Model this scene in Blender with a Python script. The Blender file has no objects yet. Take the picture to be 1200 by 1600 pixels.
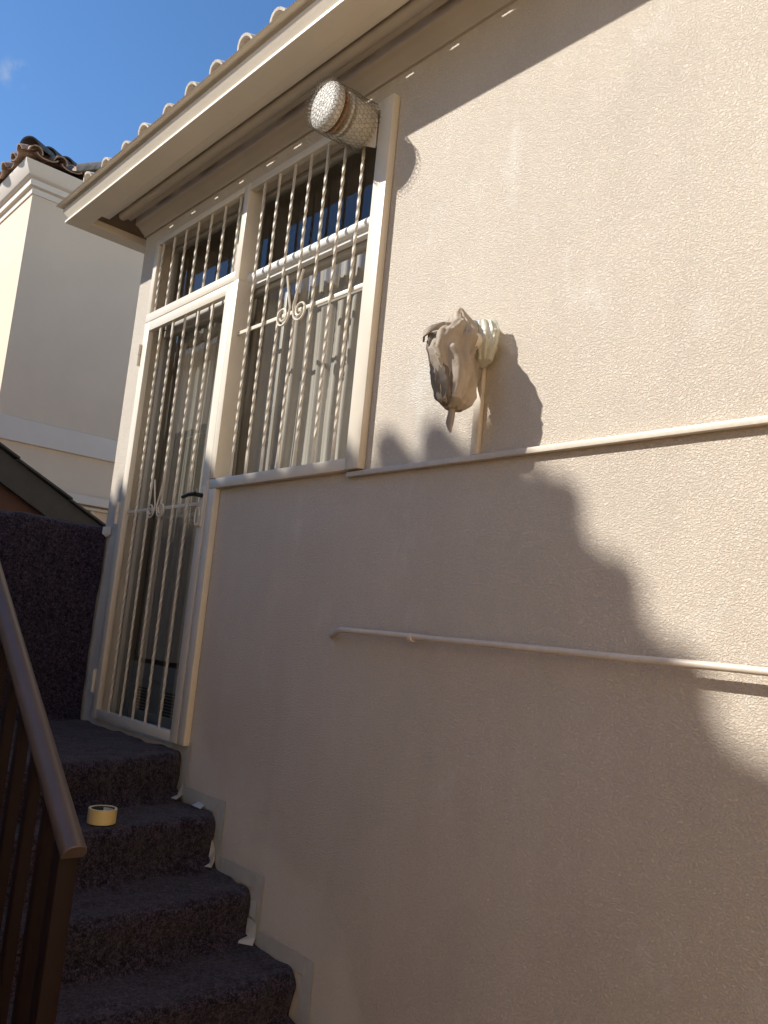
import bpy, bmesh, math, random
from mathutils import Vector, Matrix, noise
random.seed(7)
R_ = math.radians
scene = bpy.context.scene
C = scene.collection

# ------------------------------------------------------------------ camera
cd = bpy.data.cameras.new('camera'); cam = bpy.data.objects.new('camera', cd); C.objects.link(cam)
cd.sensor_fit = 'VERTICAL'; cd.sensor_height = 36.0; cd.sensor_width = 27.0
cd.lens = 1321.3/1600*36.0
cd.clip_start = 0.02; cd.clip_end = 500
rt = Vector((0.66406629, 0.74203973, 0.09161328)); dn = Vector((-0.05021132, 0.16651495, -0.98475966)); fw = Vector((-0.74598578, 0.64934567, 0.14783576))
m = Matrix.Identity(4)
for i in range(3):
    m[i][0] = rt[i]; m[i][1] = -dn[i]; m[i][2] = -fw[i]
m.translation = Vector((0, -1.8, 0))
cam.matrix_world = m
scene.camera = cam

# ------------------------------------------------------------------ sun, sky, exposure
SUN = Vector((-0.85, -1.0, 1.0)).normalized()          # towards the sun
world = bpy.data.worlds.new('World'); scene.world = world; world.use_nodes = True
nt = world.node_tree; bg = nt.nodes['Background']
sky = nt.nodes.new('ShaderNodeTexSky'); sky.sky_type = 'NISHITA'; sky.sun_disc = False
sky.sun_elevation = math.asin(SUN.z); sky.sun_rotation = math.atan2(SUN.x, SUN.y)
sky.air_density = 1.0; sky.dust_density = 0.0; sky.ozone_density = 3.5; sky.altitude = 900
hs = nt.nodes.new('ShaderNodeHueSaturation'); hs.inputs['Saturation'].default_value = 1.12
nt.links.new(sky.outputs[0], hs.inputs['Color']); 
tcw = nt.nodes.new('ShaderNodeTexCoord')
def wn(kind, **kw):
    n = nt.nodes.new(kind)
    for k, v in kw.items():
        if k in n.inputs: n.inputs[k].default_value = v
        else: setattr(n, k, v)
    return n
# one small wisp of cloud low in the blue
dp = wn('ShaderNodeVectorMath', operation='DOT_PRODUCT'); dp.inputs[1].default_value = (-0.83570, 0.19699, 0.51263); nt.links.new(tcw.outputs['Generated'], dp.inputs[0])
m1 = wn('ShaderNodeMapRange'); m1.inputs['From Min'].default_value = .99982; m1.inputs['From Max'].default_value = .99995; m1.interpolation_type = 'SMOOTHSTEP'; nt.links.new(dp.outputs['Value'], m1.inputs['Value'])
nz = wn('ShaderNodeTexNoise', Scale=60.0, Detail=6.0, Distortion=.4); nt.links.new(tcw.outputs['Generated'], nz.inputs['Vector'])
m2 = wn('ShaderNodeMapRange'); m2.inputs['From Min'].default_value = .45; m2.inputs['From Max'].default_value = .9; nt.links.new(nz.outputs['Fac'], m2.inputs['Value'])
mm = wn('ShaderNodeMath', operation='MULTIPLY'); nt.links.new(m1.outputs[0], mm.inputs[0]); nt.links.new(m2.outputs[0], mm.inputs[1])
mw = wn('ShaderNodeMix', data_type='RGBA'); nt.links.new(mm.outputs[0], mw.inputs[0]); nt.links.new(hs.outputs[0], mw.inputs[6]); mw.inputs[7].default_value = (1.9, 2.5, 3.7, 1)
nt.links.new(mw.outputs[2], bg.inputs[0]); bg.inputs[1].default_value = 0.095
sd = bpy.data.lights.new('sun', 'SUN'); sd.energy = 3.5; sd.angle = R_(0.8); sd.color = (1.0, 0.965, 0.905)
so = bpy.data.objects.new('sun', sd); C.objects.link(so); so.rotation_euler = SUN.to_track_quat('Z', 'Y').to_euler()
vs = scene.view_settings; scene.display_settings.display_device = 'sRGB'
vs.view_transform = 'Standard'; vs.look = 'None'; vs.gamma = 1.0; vs.exposure = 1.0
try: vs.use_curve_mapping = False
except Exception: pass

# ------------------------------------------------------------------ materials
def new_mat(name):
    m = bpy.data.materials.new(name); m.use_nodes = True
    return m, m.node_tree, m.node_tree.nodes['Principled BSDF']
def N(nt, kind, **kw):
    n = nt.nodes.new(kind)
    for k, v in kw.items():
        if k in n.inputs: n.inputs[k].default_value = v
        else: setattr(n, k, v)
    return n
def mat(name, col, rough=0.6, bump=0.0, bscale=60, mott=0.08, mscale=3.0, metal=0.0, spec=0.4, fine=0.0, bdist=0.002, detail=3):
    """paint-like surface: tonal mottling at two scales and a fine bump"""
    m, nt, b = new_mat(name); L = nt.links.new
    tc = N(nt, 'ShaderNodeTexCoord')
    n1 = N(nt, 'ShaderNodeTexNoise', Scale=mscale, Detail=5.0, Roughness=0.6); L(tc.outputs['Object'], n1.inputs['Vector'])
    mr = N(nt, 'ShaderNodeMapRange'); L(n1.outputs['Fac'], mr.inputs['Value'])
    mr.inputs['From Min'].default_value = .25; mr.inputs['From Max'].default_value = .75
    mr.inputs['To Min'].default_value = 1-mott; mr.inputs['To Max'].default_value = 1+mott
    out = mr.outputs[0]
    if fine:
        n3 = N(nt, 'ShaderNodeTexNoise', Scale=bscale*1.3, Detail=4.0); L(tc.outputs['Object'], n3.inputs['Vector'])
        mr2 = N(nt, 'ShaderNodeMapRange'); L(n3.outputs['Fac'], mr2.inputs['Value'])
        mr2.inputs['From Min'].default_value = .3; mr2.inputs['From Max'].default_value = .7
        mr2.inputs['To Min'].default_value = 1-fine; mr2.inputs['To Max'].default_value = 1+fine
        mu = N(nt, 'ShaderNodeMath', operation='MULTIPLY'); L(out, mu.inputs[0]); L(mr2.outputs[0], mu.inputs[1]); out = mu.outputs[0]
    vm = N(nt, 'ShaderNodeVectorMath', operation='SCALE'); vm.inputs[0].default_value = col[:3]; L(out, vm.inputs['Scale'])
    L(vm.outputs[0], b.inputs['Base Color'])
    b.inputs['Roughness'].default_value = rough; b.inputs['Metallic'].default_value = metal
    b.inputs['Specular IOR Level'].default_value = spec
    if bump:
        n2 = N(nt, 'ShaderNodeTexNoise', Scale=bscale, Detail=float(detail)); L(tc.outputs['Object'], n2.inputs['Vector'])
        bp = N(nt, 'ShaderNodeBump', Strength=bump, Distance=bdist); L(n2.outputs['Fac'], bp.inputs['Height']); L(bp.outputs[0], b.inputs['Normal'])
    return m

def stucco(name, col, scale=165.0, strength=.85):
    """rolled-on textured wall paint: short worm-like ridges, faint streaks and pale unpainted spots"""
    m, nt, b = new_mat(name); L = nt.links.new
    tc = N(nt, 'ShaderNodeTexCoord')
    mp = N(nt, 'ShaderNodeMapping'); mp.inputs['Scale'].default_value = (1, 1, 1.35); L(tc.outputs['Object'], mp.inputs['Vector'])
    a = N(nt, 'ShaderNodeTexNoise', Scale=scale, Detail=4.0, Roughness=0.6, Distortion=.9); L(mp.outputs[0], a.inputs['Vector'])
    ab = N(nt, 'ShaderNodeMapRange'); ab.inputs['From Min'].default_value = .34; ab.inputs['From Max'].default_value = .66; ab.interpolation_type = 'SMOOTHSTEP'
    L(a.outputs['Fac'], ab.inputs['Value'])
    f = N(nt, 'ShaderNodeTexNoise', Scale=scale*3.2, Detail=2.0); L(tc.outputs['Object'], f.inputs['Vector'])
    ad = N(nt, 'ShaderNodeMath', operation='MULTIPLY_ADD'); L(f.outputs['Fac'], ad.inputs[0]); ad.inputs[1].default_value = 0.35; L(ab.outputs[0], ad.inputs[2])
    w = N(nt, 'ShaderNodeTexNoise', Scale=4.0, Detail=2.0); L(tc.outputs['Object'], w.inputs['Vector'])
    ad2 = N(nt, 'ShaderNodeMath', operation='MULTIPLY_ADD'); L(w.outputs['Fac'], ad2.inputs[0]); ad2.inputs[1].default_value = 2.0; L(ad.outputs[0], ad2.inputs[2])
    bp = N(nt, 'ShaderNodeBump', Strength=strength, Distance=0.0026); L(ad2.outputs[0], bp.inputs['Height']); L(bp.outputs[0], b.inputs['Normal'])
    # tone: broad cloudy variation + dirt streaks running down
    mp2 = N(nt, 'ShaderNodeMapping'); mp2.inputs['Scale'].default_value = (5, 5, .7); L(tc.outputs['Object'], mp2.inputs['Vector'])
    s = N(nt, 'ShaderNodeTexNoise', Scale=1.6, Detail=5.0); L(mp2.outputs[0], s.inputs['Vector'])
    c = N(nt, 'ShaderNodeTexNoise', Scale=2.1, Detail=6.0, Roughness=.62); L(tc.outputs['Object'], c.inputs['Vector'])
    m1 = N(nt, 'ShaderNodeMapRange'); L(s.outputs['Fac'], m1.inputs['Value']); m1.inputs['To Min'].default_value = .93; m1.inputs['To Max'].default_value = 1.07
    m2 = N(nt, 'ShaderNodeMapRange'); L(c.outputs['Fac'], m2.inputs['Value']); m2.inputs['To Min'].default_value = .87; m2.inputs['To Max'].default_value = 1.13
    mu = N(nt, 'ShaderNodeMath', operation='MULTIPLY'); L(m1.outputs[0], mu.inputs[0]); L(m2.outputs[0], mu.inputs[1])
    # pits coloured darker so the relief still shows where the wall is shaded
    m3 = N(nt, 'ShaderNodeMapRange'); L(ab.outputs[0], m3.inputs['Value']); m3.inputs['To Min'].default_value = .89; m3.inputs['To Max'].default_value = 1.05
    mu2 = N(nt, 'ShaderNodeMath', operation='MULTIPLY'); L(mu.outputs[0], mu2.inputs[0]); L(m3.outputs[0], mu2.inputs[1])
    vm = N(nt, 'ShaderNodeVectorMath', operation='SCALE'); vm.inputs[0].default_value = col; L(mu2.outputs[0], vm.inputs['Scale'])
    # pale rubbed patches
    p = N(nt, 'ShaderNodeTexNoise', Scale=2.6, Detail=7.0, Roughness=.7); mp3 = N(nt, 'ShaderNodeMapping'); mp3.inputs['Location'].default_value = (3.1, 0, 1.7); mp3.inputs['Scale'].default_value = (1.6, 1, .8)
    L(tc.outputs['Object'], mp3.inputs['Vector']); L(mp3.outputs[0], p.inputs['Vector'])
    pr = N(nt, 'ShaderNodeMapRange'); L(p.outputs['Fac'], pr.inputs['Value']); pr.inputs['From Min'].default_value = .57; pr.inputs['From Max'].default_value = .72; pr.inputs['To Max'].default_value = .5
    mx = N(nt, 'ShaderNodeMix', data_type='RGBA'); L(pr.outputs[0], mx.inputs[0]); L(vm.outputs[0], mx.inputs[6]); mx.inputs[7].default_value = (.82, .78, .7, 1)
    L(mx.outputs[2], b.inputs['Base Color'])
    # skimmed filler smears along the masked edge of the stairs
    sp = N(nt, 'ShaderNodeSeparateXYZ'); L(tc.outputs['Object'], sp.inputs[0])
    ge = nt.nodes.new('ShaderNodeNewGeometry'); sp = N(nt, 'ShaderNodeSeparateXYZ'); L(ge.outputs['Position'], sp.inputs[0])
    k1 = N(nt, 'ShaderNodeMath', operation='MULTIPLY_ADD'); L(sp.outputs['X'], k1.inputs[0]); k1.inputs[1].default_value = .607; k1.inputs[2].default_value = 2.43
    k2 = N(nt, 'ShaderNodeMath', operation='ADD'); L(sp.outputs['Z'], k2.inputs[0]); L(k1.outputs[0], k2.inputs[1])      # height above the nosing line
    sn = N(nt, 'ShaderNodeTexNoise', Scale=3.6, Detail=5.0, Roughness=.6); L(tc.outputs['Object'], sn.inputs['Vector'])
    k3 = N(nt, 'ShaderNodeMath', operation='MULTIPLY_ADD'); L(sn.outputs['Fac'], k3.inputs[0]); k3.inputs[1].default_value = -1.1; L(k2.outputs[0], k3.inputs[2])
    k4 = N(nt, 'ShaderNodeMapRange'); L(k3.outputs[0], k4.inputs['Value']); k4.inputs['From Min'].default_value = -.28; k4.inputs['From Max'].default_value = -.52; k4.inputs['To Max'].default_value = .40
    mx2 = N(nt, 'ShaderNodeMix', data_type='RGBA'); L(k4.outputs[0], mx2.inputs[0]); L(mx.outputs[2], mx2.inputs[6]); mx2.inputs[7].default_value = (.64, .59, .49, 1)
    L(mx2.outputs[2], b.inputs['Base Color'])
    k5 = N(nt, 'ShaderNodeMath', operation='MULTIPLY_ADD'); L(k4.outputs[0], k5.inputs[0]); k5.inputs[1].default_value = -1.3*strength; k5.inputs[2].default_value = strength; L(k5.outputs[0], bp.inputs['Strength'])
    b.inputs['Roughness'].default_value = .62; b.inputs['Specular IOR Level'].default_value = .35
    return m

def felt(name, dark, light, scale=190.0):
    """recycled-fibre moving blanket: near-black wool with purple-grey and white flecks"""
    m, nt, b = new_mat(name); L = nt.links.new
    tc = N(nt, 'ShaderNodeTexCoord')
    a = N(nt, 'ShaderNodeTexNoise', Scale=scale, Detail=3.0, Roughness=.7); L(tc.outputs['Object'], a.inputs['Vector'])
    c = N(nt, 'ShaderNodeTexNoise', Scale=scale*.33, Detail=5.0, Roughness=.75, Distortion=.7); L(tc.outputs['Object'], c.inputs['Vector'])
    sm = N(nt, 'ShaderNodeMath', operation='MULTIPLY_ADD'); L(a.outputs['Fac'], sm.inputs[0]); sm.inputs[1].default_value = .45
    h = N(nt, 'ShaderNodeMath', operation='MULTIPLY'); L(c.outputs['Fac'], h.inputs[0]); h.inputs[1].default_value = .6; L(h.outputs[0], sm.inputs[2])
    r = N(nt, 'ShaderNodeValToRGB'); L(sm.outputs[0], r.inputs[0])
    e = r.color_ramp.elements; e[0].position = .47; e[0].color = (*dark, 1); e[1].position = .65; e[1].color = (*light, 1)
    k = e.new(.54); k.color = (dark[0]*.6+light[0]*.4, dark[1]*.6+light[1]*.4, dark[2]*.55+light[2]*.45, 1)
    v = N(nt, 'ShaderNodeTexVoronoi', Scale=scale*.30); L(tc.outputs['Object'], v.inputs['Vector'])
    fl = N(nt, 'ShaderNodeMapRange'); L(v.outputs['Distance'], fl.inputs['Value']); fl.inputs['From Min'].default_value = .10; fl.inputs['From Max'].default_value = .06; fl.inputs['To Max'].default_value = .55
    mx = N(nt, 'ShaderNodeMix', data_type='RGBA'); L(fl.outputs[0], mx.inputs[0]); L(r.outputs[0], mx.inputs[6]); mx.inputs[7].default_value = (.20, .19, .20, 1)
    L(mx.outputs[2], b.inputs['Base Color'])
    bp = N(nt, 'ShaderNodeBump', Strength=1.0, Distance=.004); L(sm.outputs[0], bp.inputs['Height']); L(bp.outputs[0], b.inputs['Normal'])
    b.inputs['Roughness'].default_value = .95; b.inputs['Specular IOR Level'].default_value = .1
    b.inputs['Sheen Weight'].default_value = .10; b.inputs['Sheen Roughness'].default_value = .6
    return m

def glass(name, tint=(.86, .87, .86), boost=1.0):
    m, nt, b = new_mat(name); L = nt.links.new; nt.nodes.remove(b)
    o = nt.nodes['Material Output']
    t = N(nt, 'ShaderNodeBsdfTransparent'); t.inputs[0].default_value = (*tint, 1)
    g = N(nt, 'ShaderNodeBsdfGlossy'); g.inputs['Roughness'].default_value = .0; g.inputs[0].default_value = (.95, .97, 1, 1)
    f = N(nt, 'ShaderNodeLayerWeight'); f.inputs['Blend'].default_value = .5
    pw = N(nt, 'ShaderNodeMath', operation='POWER'); L(f.outputs['Facing'], pw.inputs[0]); pw.inputs[1].default_value = 4.0
    sc = N(nt, 'ShaderNodeMath', operation='MULTIPLY_ADD'); L(pw.outputs[0], sc.inputs[0]); sc.inputs[1].default_value = .85*boost; sc.inputs[2].default_value = .07*boost
    tc = N(nt, 'ShaderNodeTexCoord'); n = N(nt, 'ShaderNodeTexNoise', Scale=5.0, Detail=2.0); L(tc.outputs['Object'], n.inputs['Vector'])
    bp = N(nt, 'ShaderNodeBump', Strength=.12, Distance=.004); L(n.outputs['Fac'], bp.inputs['Height']); L(bp.outputs[0], g.inputs['Normal'])
    mx = N(nt, 'ShaderNodeMixShader'); L(sc.outputs[0], mx.inputs[0]); L(t.outputs[0], mx.inputs[1]); L(g.outputs[0], mx.inputs[2]); L(mx.outputs[0], o.inputs['Surface'])
    return m

M_WALL = stucco('wall_paint', (.665, .575, .465))
M_WALL2 = mat('neighbour_paint', (.72, .57, .41), .8, .3, 110, .07, 1.2)
M_WALL3 = mat('bounce_house_paint', (.84, .64, .39), .8, .3, 160, .05, 1.2)  # strong warm tone for the added house that bounces light
M_BAND = mat('white_trim_paint', (.72, .63, .52), .7, .15, 120, .05)
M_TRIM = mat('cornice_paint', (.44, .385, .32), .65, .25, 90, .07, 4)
M_GUT = mat('gutter_paint', (.78, .70, .58), .38, .05, 40, .04, 5)
M_FRAME = mat('steel_paint', (.66, .585, .47), .36, .12, 120, .05, 9, bdist=.001)
M_TRUNK = mat('trunking_paint', (.60, .52, .42), .45, .2, 60, .10, 5, fine=.05)
M_BARS = mat('bar_paint', (.60, .53, .425), .42, .4, 160, .16, 30, bdist=.001)
M_FRAME2 = mat('alu_frame', (.42, .385, .33), .45, .05, 80, .05)
M_DARKF = mat('dark_frame', (.07, .06, .05), .5)
M_WHITE = mat('white_pvc', (.78, .76, .71), .35, .05, 80, .03)
M_ROOM = mat('room_plaster', (.36, .30, .23), .9)
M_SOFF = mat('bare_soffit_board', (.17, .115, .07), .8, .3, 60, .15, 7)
M_TILE = mat('clay_tile', (.60, .52, .43), .8, .6, 45, .22, 9, fine=.15, bdist=.004)
M_TILE2 = mat('weathered_clay_tile', (.36, .24, .17), .85, .8, 40, .35, 6, fine=.25, bdist=.005)
M_TILED = mat('dark_hip_tile', (.10, .09, .08), .85, .8, 40, .35, 8, fine=.3, bdist=.005)
M_FELT = felt('blanket_felt', (.004, .003, .004), (.080, .060, .092))
M_CONC = mat('concrete', (.26, .215, .165), .9, .4, 50, .15)
M_RAIL = mat('brown_gloss_paint', (.082, .058, .050), .36, .10, 60, .12, 8, spec=.55)
M_BAL = mat('brown_baluster_paint', (.015, .0065, .0055), .6, .10, 60, .15, 8, spec=.15)
M_TAPE = mat('masking_tape', (.47, .455, .395), .42, .35, 70, .08, 25, spec=.5, bdist=.0012)
M_TAPEW = mat('torn_tape', (.48, .47, .44), .5, .3, 80, .06)
M_TROLL = mat('yellow_tape_roll', (.66, .50, .21), .38, .15, 300, .06, 20)
M_TSIDE = mat('tape_roll_edge', (.72, .64, .44), .6, .3, 400, .05)
M_CORE = mat('roll_core', (.035, .05, .045), .6)
M_PAPER = mat('core_label', (.55, .58, .58), .6)
M_CURT = mat('sheer_curtain', (.44, .395, .335), .9, .3, 200, .06, 6)
M_GLASS = glass('window_glass', boost=.62)
M_GLASSD = glass('door_glass', (.74, .76, .74), 1.5)
M_BLACK = mat('black_plastic', (.015, .014, .013), .35)
M_LAMP = mat('weathered_white_enamel', (.56, .52, .45), .55, .15, 60, .22, 22, fine=.25)
M_RUST = mat('rusty_rim', (.30, .16, .08), .8, .5, 80, .4, 40)
M_WIRE = mat('galvanised_wire', (.20, .17, .13), .6, 0, 60, .2, 60, metal=.0)
M_SHED = mat('maroon_wall', (.10, .048, .036), .85, .4, 40, .12)
M_BARGE = mat('dark_bargeboard', (.045, .043, .042), .7, .3, 60, .2, 8)
M_PAVE = mat('pale_paving', (.62, .46, .29), .9, .4, 12, .1)
M_GROUND = mat('paving', (.24, .19, .14), .9, .5, 20, .15)

def cloth_mat():
    m, nt, b = new_mat('paint_rag'); L = nt.links.new
    tc = N(nt, 'ShaderNodeTexCoord')
    n = N(nt, 'ShaderNodeTexNoise', Scale=7.0, Detail=3.0); L(tc.outputs['Object'], n.inputs['Vector'])
    r = N(nt, 'ShaderNodeValToRGB'); L(n.outputs['Fac'], r.inputs[0])
    e = r.color_ramp.elements; e[0].position = .35; e[0].color = (.29, .235, .18, 1); e[1].position = .62; e[1].color = (.45, .375, .29, 1)
    L(r.outputs[0], b.inputs['Base Color'])
    w = N(nt, 'ShaderNodeTexNoise', Scale=28.0, Detail=4.0, Distortion=1.0); L(tc.outputs['Object'], w.inputs['Vector'])
    bp = N(nt, 'ShaderNodeBump', Strength=.5, Distance=.006); L(w.outputs['Fac'], bp.inputs['Height']); L(bp.outputs[0], b.inputs['Normal'])
    b.inputs['Roughness'].default_value = .85
    return m
M_RAG = cloth_mat()
M_RAG2 = mat('dark_rag', (.15, .12, .092), .85, .5, 40, .25, 12, bdist=.004)
def plastic():
    m, nt, b = new_mat('clear_plastic_bag'); L = nt.links.new
    b.inputs['Base Color'].default_value = (.62, .60, .48, 1); b.inputs['Roughness'].default_value = .22
    b.inputs['Alpha'].default_value = .72
    tc = N(nt, 'ShaderNodeTexCoord')
    w = N(nt, 'ShaderNodeTexNoise', Scale=34.0, Detail=4.0, Distortion=1.5); L(tc.outputs['Object'], w.inputs['Vector'])
    bp = N(nt, 'ShaderNodeBump', Strength=.9, Distance=.006); L(w.outputs['Fac'], bp.inputs['Height']); L(bp.outputs[0], b.inputs['Normal'])
    return m
M_PLAST = plastic()

# ------------------------------------------------------------------ mesh helpers
class MB:
    def __init__(s): s.bm = bmesh.new()
    def box(s, x0, x1, y0, y1, z0, z1, b=0.0):
        t = bmesh.new(); bmesh.ops.create_cube(t, size=1)
        bmesh.ops.scale(t, vec=(x1-x0, y1-y0, z1-z0), verts=t.verts)
        bmesh.ops.translate(t, vec=((x0+x1)/2, (y0+y1)/2, (z0+z1)/2), verts=t.verts)
        if b: bmesh.ops.bevel(t, geom=t.edges[:], offset=b, segments=2, affect='EDGES', profile=.5)
        s.merge(t); return s
    def merge(s, t):
        me = bpy.data.meshes.new('t'); t.to_mesh(me); t.free(); s.bm.from_mesh(me); bpy.data.meshes.remove(me)
    def face(s, pts):
        s.bm.faces.new([s.bm.verts.new(p) for p in pts]); return s
    def rings(s, rings, closed=True, cap=True):
        vs = [[s.bm.verts.new(p) for p in r] for r in rings]
        n = len(vs[0])
        for a, b in zip(vs, vs[1:]):
            for i in range(n if closed else n-1):
                j = (i+1) % n
                s.bm.faces.new((a[i], a[j], b[j], b[i]))
        if cap and closed:
            s.bm.faces.new(list(reversed(vs[0]))); s.bm.faces.new(vs[-1])
        return s
    def tube(s, pts, r, n=10, cap=True):
        pts = [Vector(p) for p in pts]; rings = []; prev = None
        for i, p in enumerate(pts):
            d = (pts[min(i+1, len(pts)-1)]-pts[max(i-1, 0)]).normalized()
            if prev is None:
                u = d.orthogonal().normalized()
            else:
                u = (prev-d*prev.dot(d)).normalized()
            prev = u; v = d.cross(u); rr = r[i] if isinstance(r, (list, tuple)) else r
            rings.append([p+u*rr*math.cos(2*math.pi*k/n)+v*rr*math.sin(2*math.pi*k/n) for k in range(n)])
        return s.rings(rings, cap=cap)
    def sweep(s, prof, place, ends, closed=True):
        """prof: list of (o,z); place(o,z,station)->point"""
        return s.rings([[place(o, z, e) for o, z in prof] for e in ends], closed=closed, cap=closed)
    def build(s, name, mat, parent=None, smooth=True, angle=35):
        bmesh.ops.recalc_face_normals(s.bm, faces=s.bm.faces)
        me = bpy.data.meshes.new(name)
        if parent is not None:
            off = parent.location
            if parent.parent is not None: off = off+parent.parent.location
            bmesh.ops.translate(s.bm, vec=-off, verts=s.bm.verts)
        s.bm.to_mesh(me); s.bm.free()
        me.materials.append(mat)
        if smooth:
            for p in me.polygons: p.use_smooth = True
            me.set_sharp_from_angle(angle=R_(angle))
        o = bpy.data.objects.new(name, me); C.objects.link(o)
        if parent is not None: o.parent = parent
        return o
def thing(name, label, cat, loc=(0, 0, 0), group=None):
    o = bpy.data.objects.new(name, None); C.objects.link(o); o.location = loc; o.empty_display_size = .1
    o['label'] = label; o['category'] = cat
    if group: o['group'] = group
    return o
def tag(o, label, cat, group=None):
    o['label'] = label; o['category'] = cat
    if group: o['group'] = group
    return o
def structure(o): o['kind'] = 'structure'; return o
def copy_part(o, name, dx=0, dy=0, dz=0):
    c = o.copy(); C.objects.link(c); c.parent = o.parent
    c.location = (o.location.x+dx, o.location.y+dy, o.location.z+dz); return c

# ------------------------------------------------------------------ roof tiles
def tiled_eave(mb, org, a, inw, n, pitch, off, sp=.227, r=.068, Lmax=3.0, hip=True, course=.36, jit=.006, th=.011):
    org = Vector(org); a = Vector(a); inw = Vector(inw); up = Vector((0, 0, 1))
    slope = (inw+up*pitch).normalized(); nrm = slope.cross(a)
    if nrm.z < 0: nrm = -nrm
    K = 9
    for i in range(n):
        t = off+i*sp
        L = min(Lmax, t*1.0) if hip else Lmax
        nc = max(1, math.ceil(L/course))
        for kind in (0, 1):
            tt = t + (sp/2 if kind else 0)
            for c in range(nc):
                s0 = c*course; s1 = min(s0+course+.04, L+.06)
                jx = random.uniform(-jit, jit); js = random.uniform(-jit, jit)*1.5; jz = random.uniform(-jit, jit)*.5
                rr0, rr1 = (r, r*.86) if kind == 0 else (r*1.50, r*1.52)
                rings = []
                for sdist, rr, lift in ((s0+js, rr0, .012), (s1+js, rr1, .0)):
                    base = org+a*(tt+jx)+inw*sdist+up*(pitch*sdist+jz)+nrm*lift
                    outer, inner = [], []
                    for k in range(K+1):
                        th_ = math.pi*k/K
                        if kind == 0:
                            outer.append(base+a*math.cos(th_)*rr+nrm*math.sin(th_)*rr)
                            inner.append(base+a*math.cos(th_)*(rr-th)+nrm*math.sin(th_)*(rr-th))
                        else:
                            b2 = base+nrm*.004
                            outer.append(b2+a*math.cos(th_)*rr*1.0-nrm*(math.sin(th_)*rr*.36-.004))
                            inner.append(b2+a*math.cos(th_)*(rr-th)-nrm*(math.sin(th_)*(rr-th)*.36-.004-th*.5))
                    rings.append(outer+inner[::-1])
                mb.rings(rings)
def hip_row(mb, org, d, n, pitch_hip, r=.092, course=.36, th=.013):
    org = Vector(org); d = Vector(d).normalized(); up = Vector((0, 0, 1)); side = d.cross(up).normalized()
    ax = (d+up*pitch_hip).normalized(); nrm = side.cross(ax)
    if nrm.z < 0: nrm = -nrm
    for c in range(n):
        rings = []
        for s_, rr, lift in ((c*course, r, .03), (c*course+course+.05, r*.84, .0)):
            base = org+ax*s_+nrm*lift
            o_ = [base+side*math.cos(math.pi*k/10)*rr+nrm*math.sin(math.pi*k/10)*rr for k in range(11)]
            i_ = [base+side*math.cos(math.pi*k/10)*(rr-th)+nrm*math.sin(math.pi*k/10)*(rr-th) for k in range(11)]
            rings.append(o_+i_[::-1])
        mb.rings(rings)

# ================================================================== GROUND
g = MB()
g.box(-80, 60, -60, 80, -3.2, -3.0); structure(g.build('ground', M_GROUND))
g = MB(); g.box(-1.66, 1.895, -11.0, -.002, -2.99, -1.62, .01); structure(g.build('lower_path', M_PAVE))

# ================================================================== THE HOUSE
XC = -4.26; XL = -4.06; XR = -2.30; XD = -3.27; ZS = .60; ZH = 1.95; ZF = -.52; YG = .12
house = thing('house', 'cream textured house with tiled roof, gutter, barred door and window above the stairs', 'house', (-2, 0, -3))
w = MB()
TOP = 2.30
def q(x0, x1, z0, z1): w.face([(x0, 0, z0), (x1, 0, z0), (x1, 0, z1), (x0, 0, z1)])
XE = 1.895
q(XC, XL, -3, TOP); q(XL, XD, -3, ZF); q(XL, XR, ZH, TOP); q(XD, XR, -3, ZS); q(XR, XE, -3, TOP)
w.face([(XL, 0, ZF), (XL, .105, ZF), (XL, .105, ZH), (XL, 0, ZH)])            # reveals
w.face([(XR, 0, ZS), (XR, .105, ZS), (XR, .105, ZH), (XR, 0, ZH)])
w.face([(XL, 0, ZH), (XR, 0, ZH), (XR, .105, ZH), (XL, .105, ZH)])
w.face([(XL, 0, ZF), (XD, 0, ZF), (XD, .105, ZF), (XL, .105, ZF)])
w.face([(XD, 0, ZS), (XR, 0, ZS), (XR, .105, ZS), (XD, .105, ZS)])
w.face([(XD, 0, ZF), (XD, .105, ZF), (XD, .105, ZS), (XD, 0, ZS)])
w.face([(XC, 0, -3), (XC, 0, TOP), (XC, 7, TOP), (XC, 7, -3)])
w.face([(XE, 0, -3), (XE, 0, TOP), (XE, 7, TOP), (XE, 7, -3)])
w.face([(XC, 7, -3), (XE, 7, -3), (XE, 7, TOP), (XC, 7, TOP)])
w.build('wall', M_WALL, house, smooth=False)
# dark room behind the glazing
w = MB()
x0, x1, y0, y1, z0, z1 = -4.2, -2.1, .108, 2.6, -.56, 2.1
w.face([(x0, y1, z0), (x1, y1, z0), (x1, y1, z1), (x0, y1, z1)])
for xx in (x0, x1): w.face([(xx, y0, z0), (xx, y1, z0), (xx, y1, z1), (xx, y0, z1)])
for zz in (z0, z1): w.face([(x0, y0, zz), (x1, y0, zz), (x1, y1, zz), (x0, y1, zz)])
w.face([(x0, y0, z0), (XL-.0, y0, z0), (XL-.0, y0, z1), (x0, y0, z1)]); w.face([(XR, y0, z0), (x1, y0, z0), (x1, y0, z1), (XR, y0, z1)])
w.face([(XD+.001, y0, z0), (XR, y0, z0), (XR, y0, ZS), (XD+.001, y0, ZS)])
w.face([(XL, y0, ZH), (XR, y0, ZH), (XR, y0, z1), (XL, y0, z1)])
w.build('room', M_ROOM, house, smooth=False)

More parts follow.
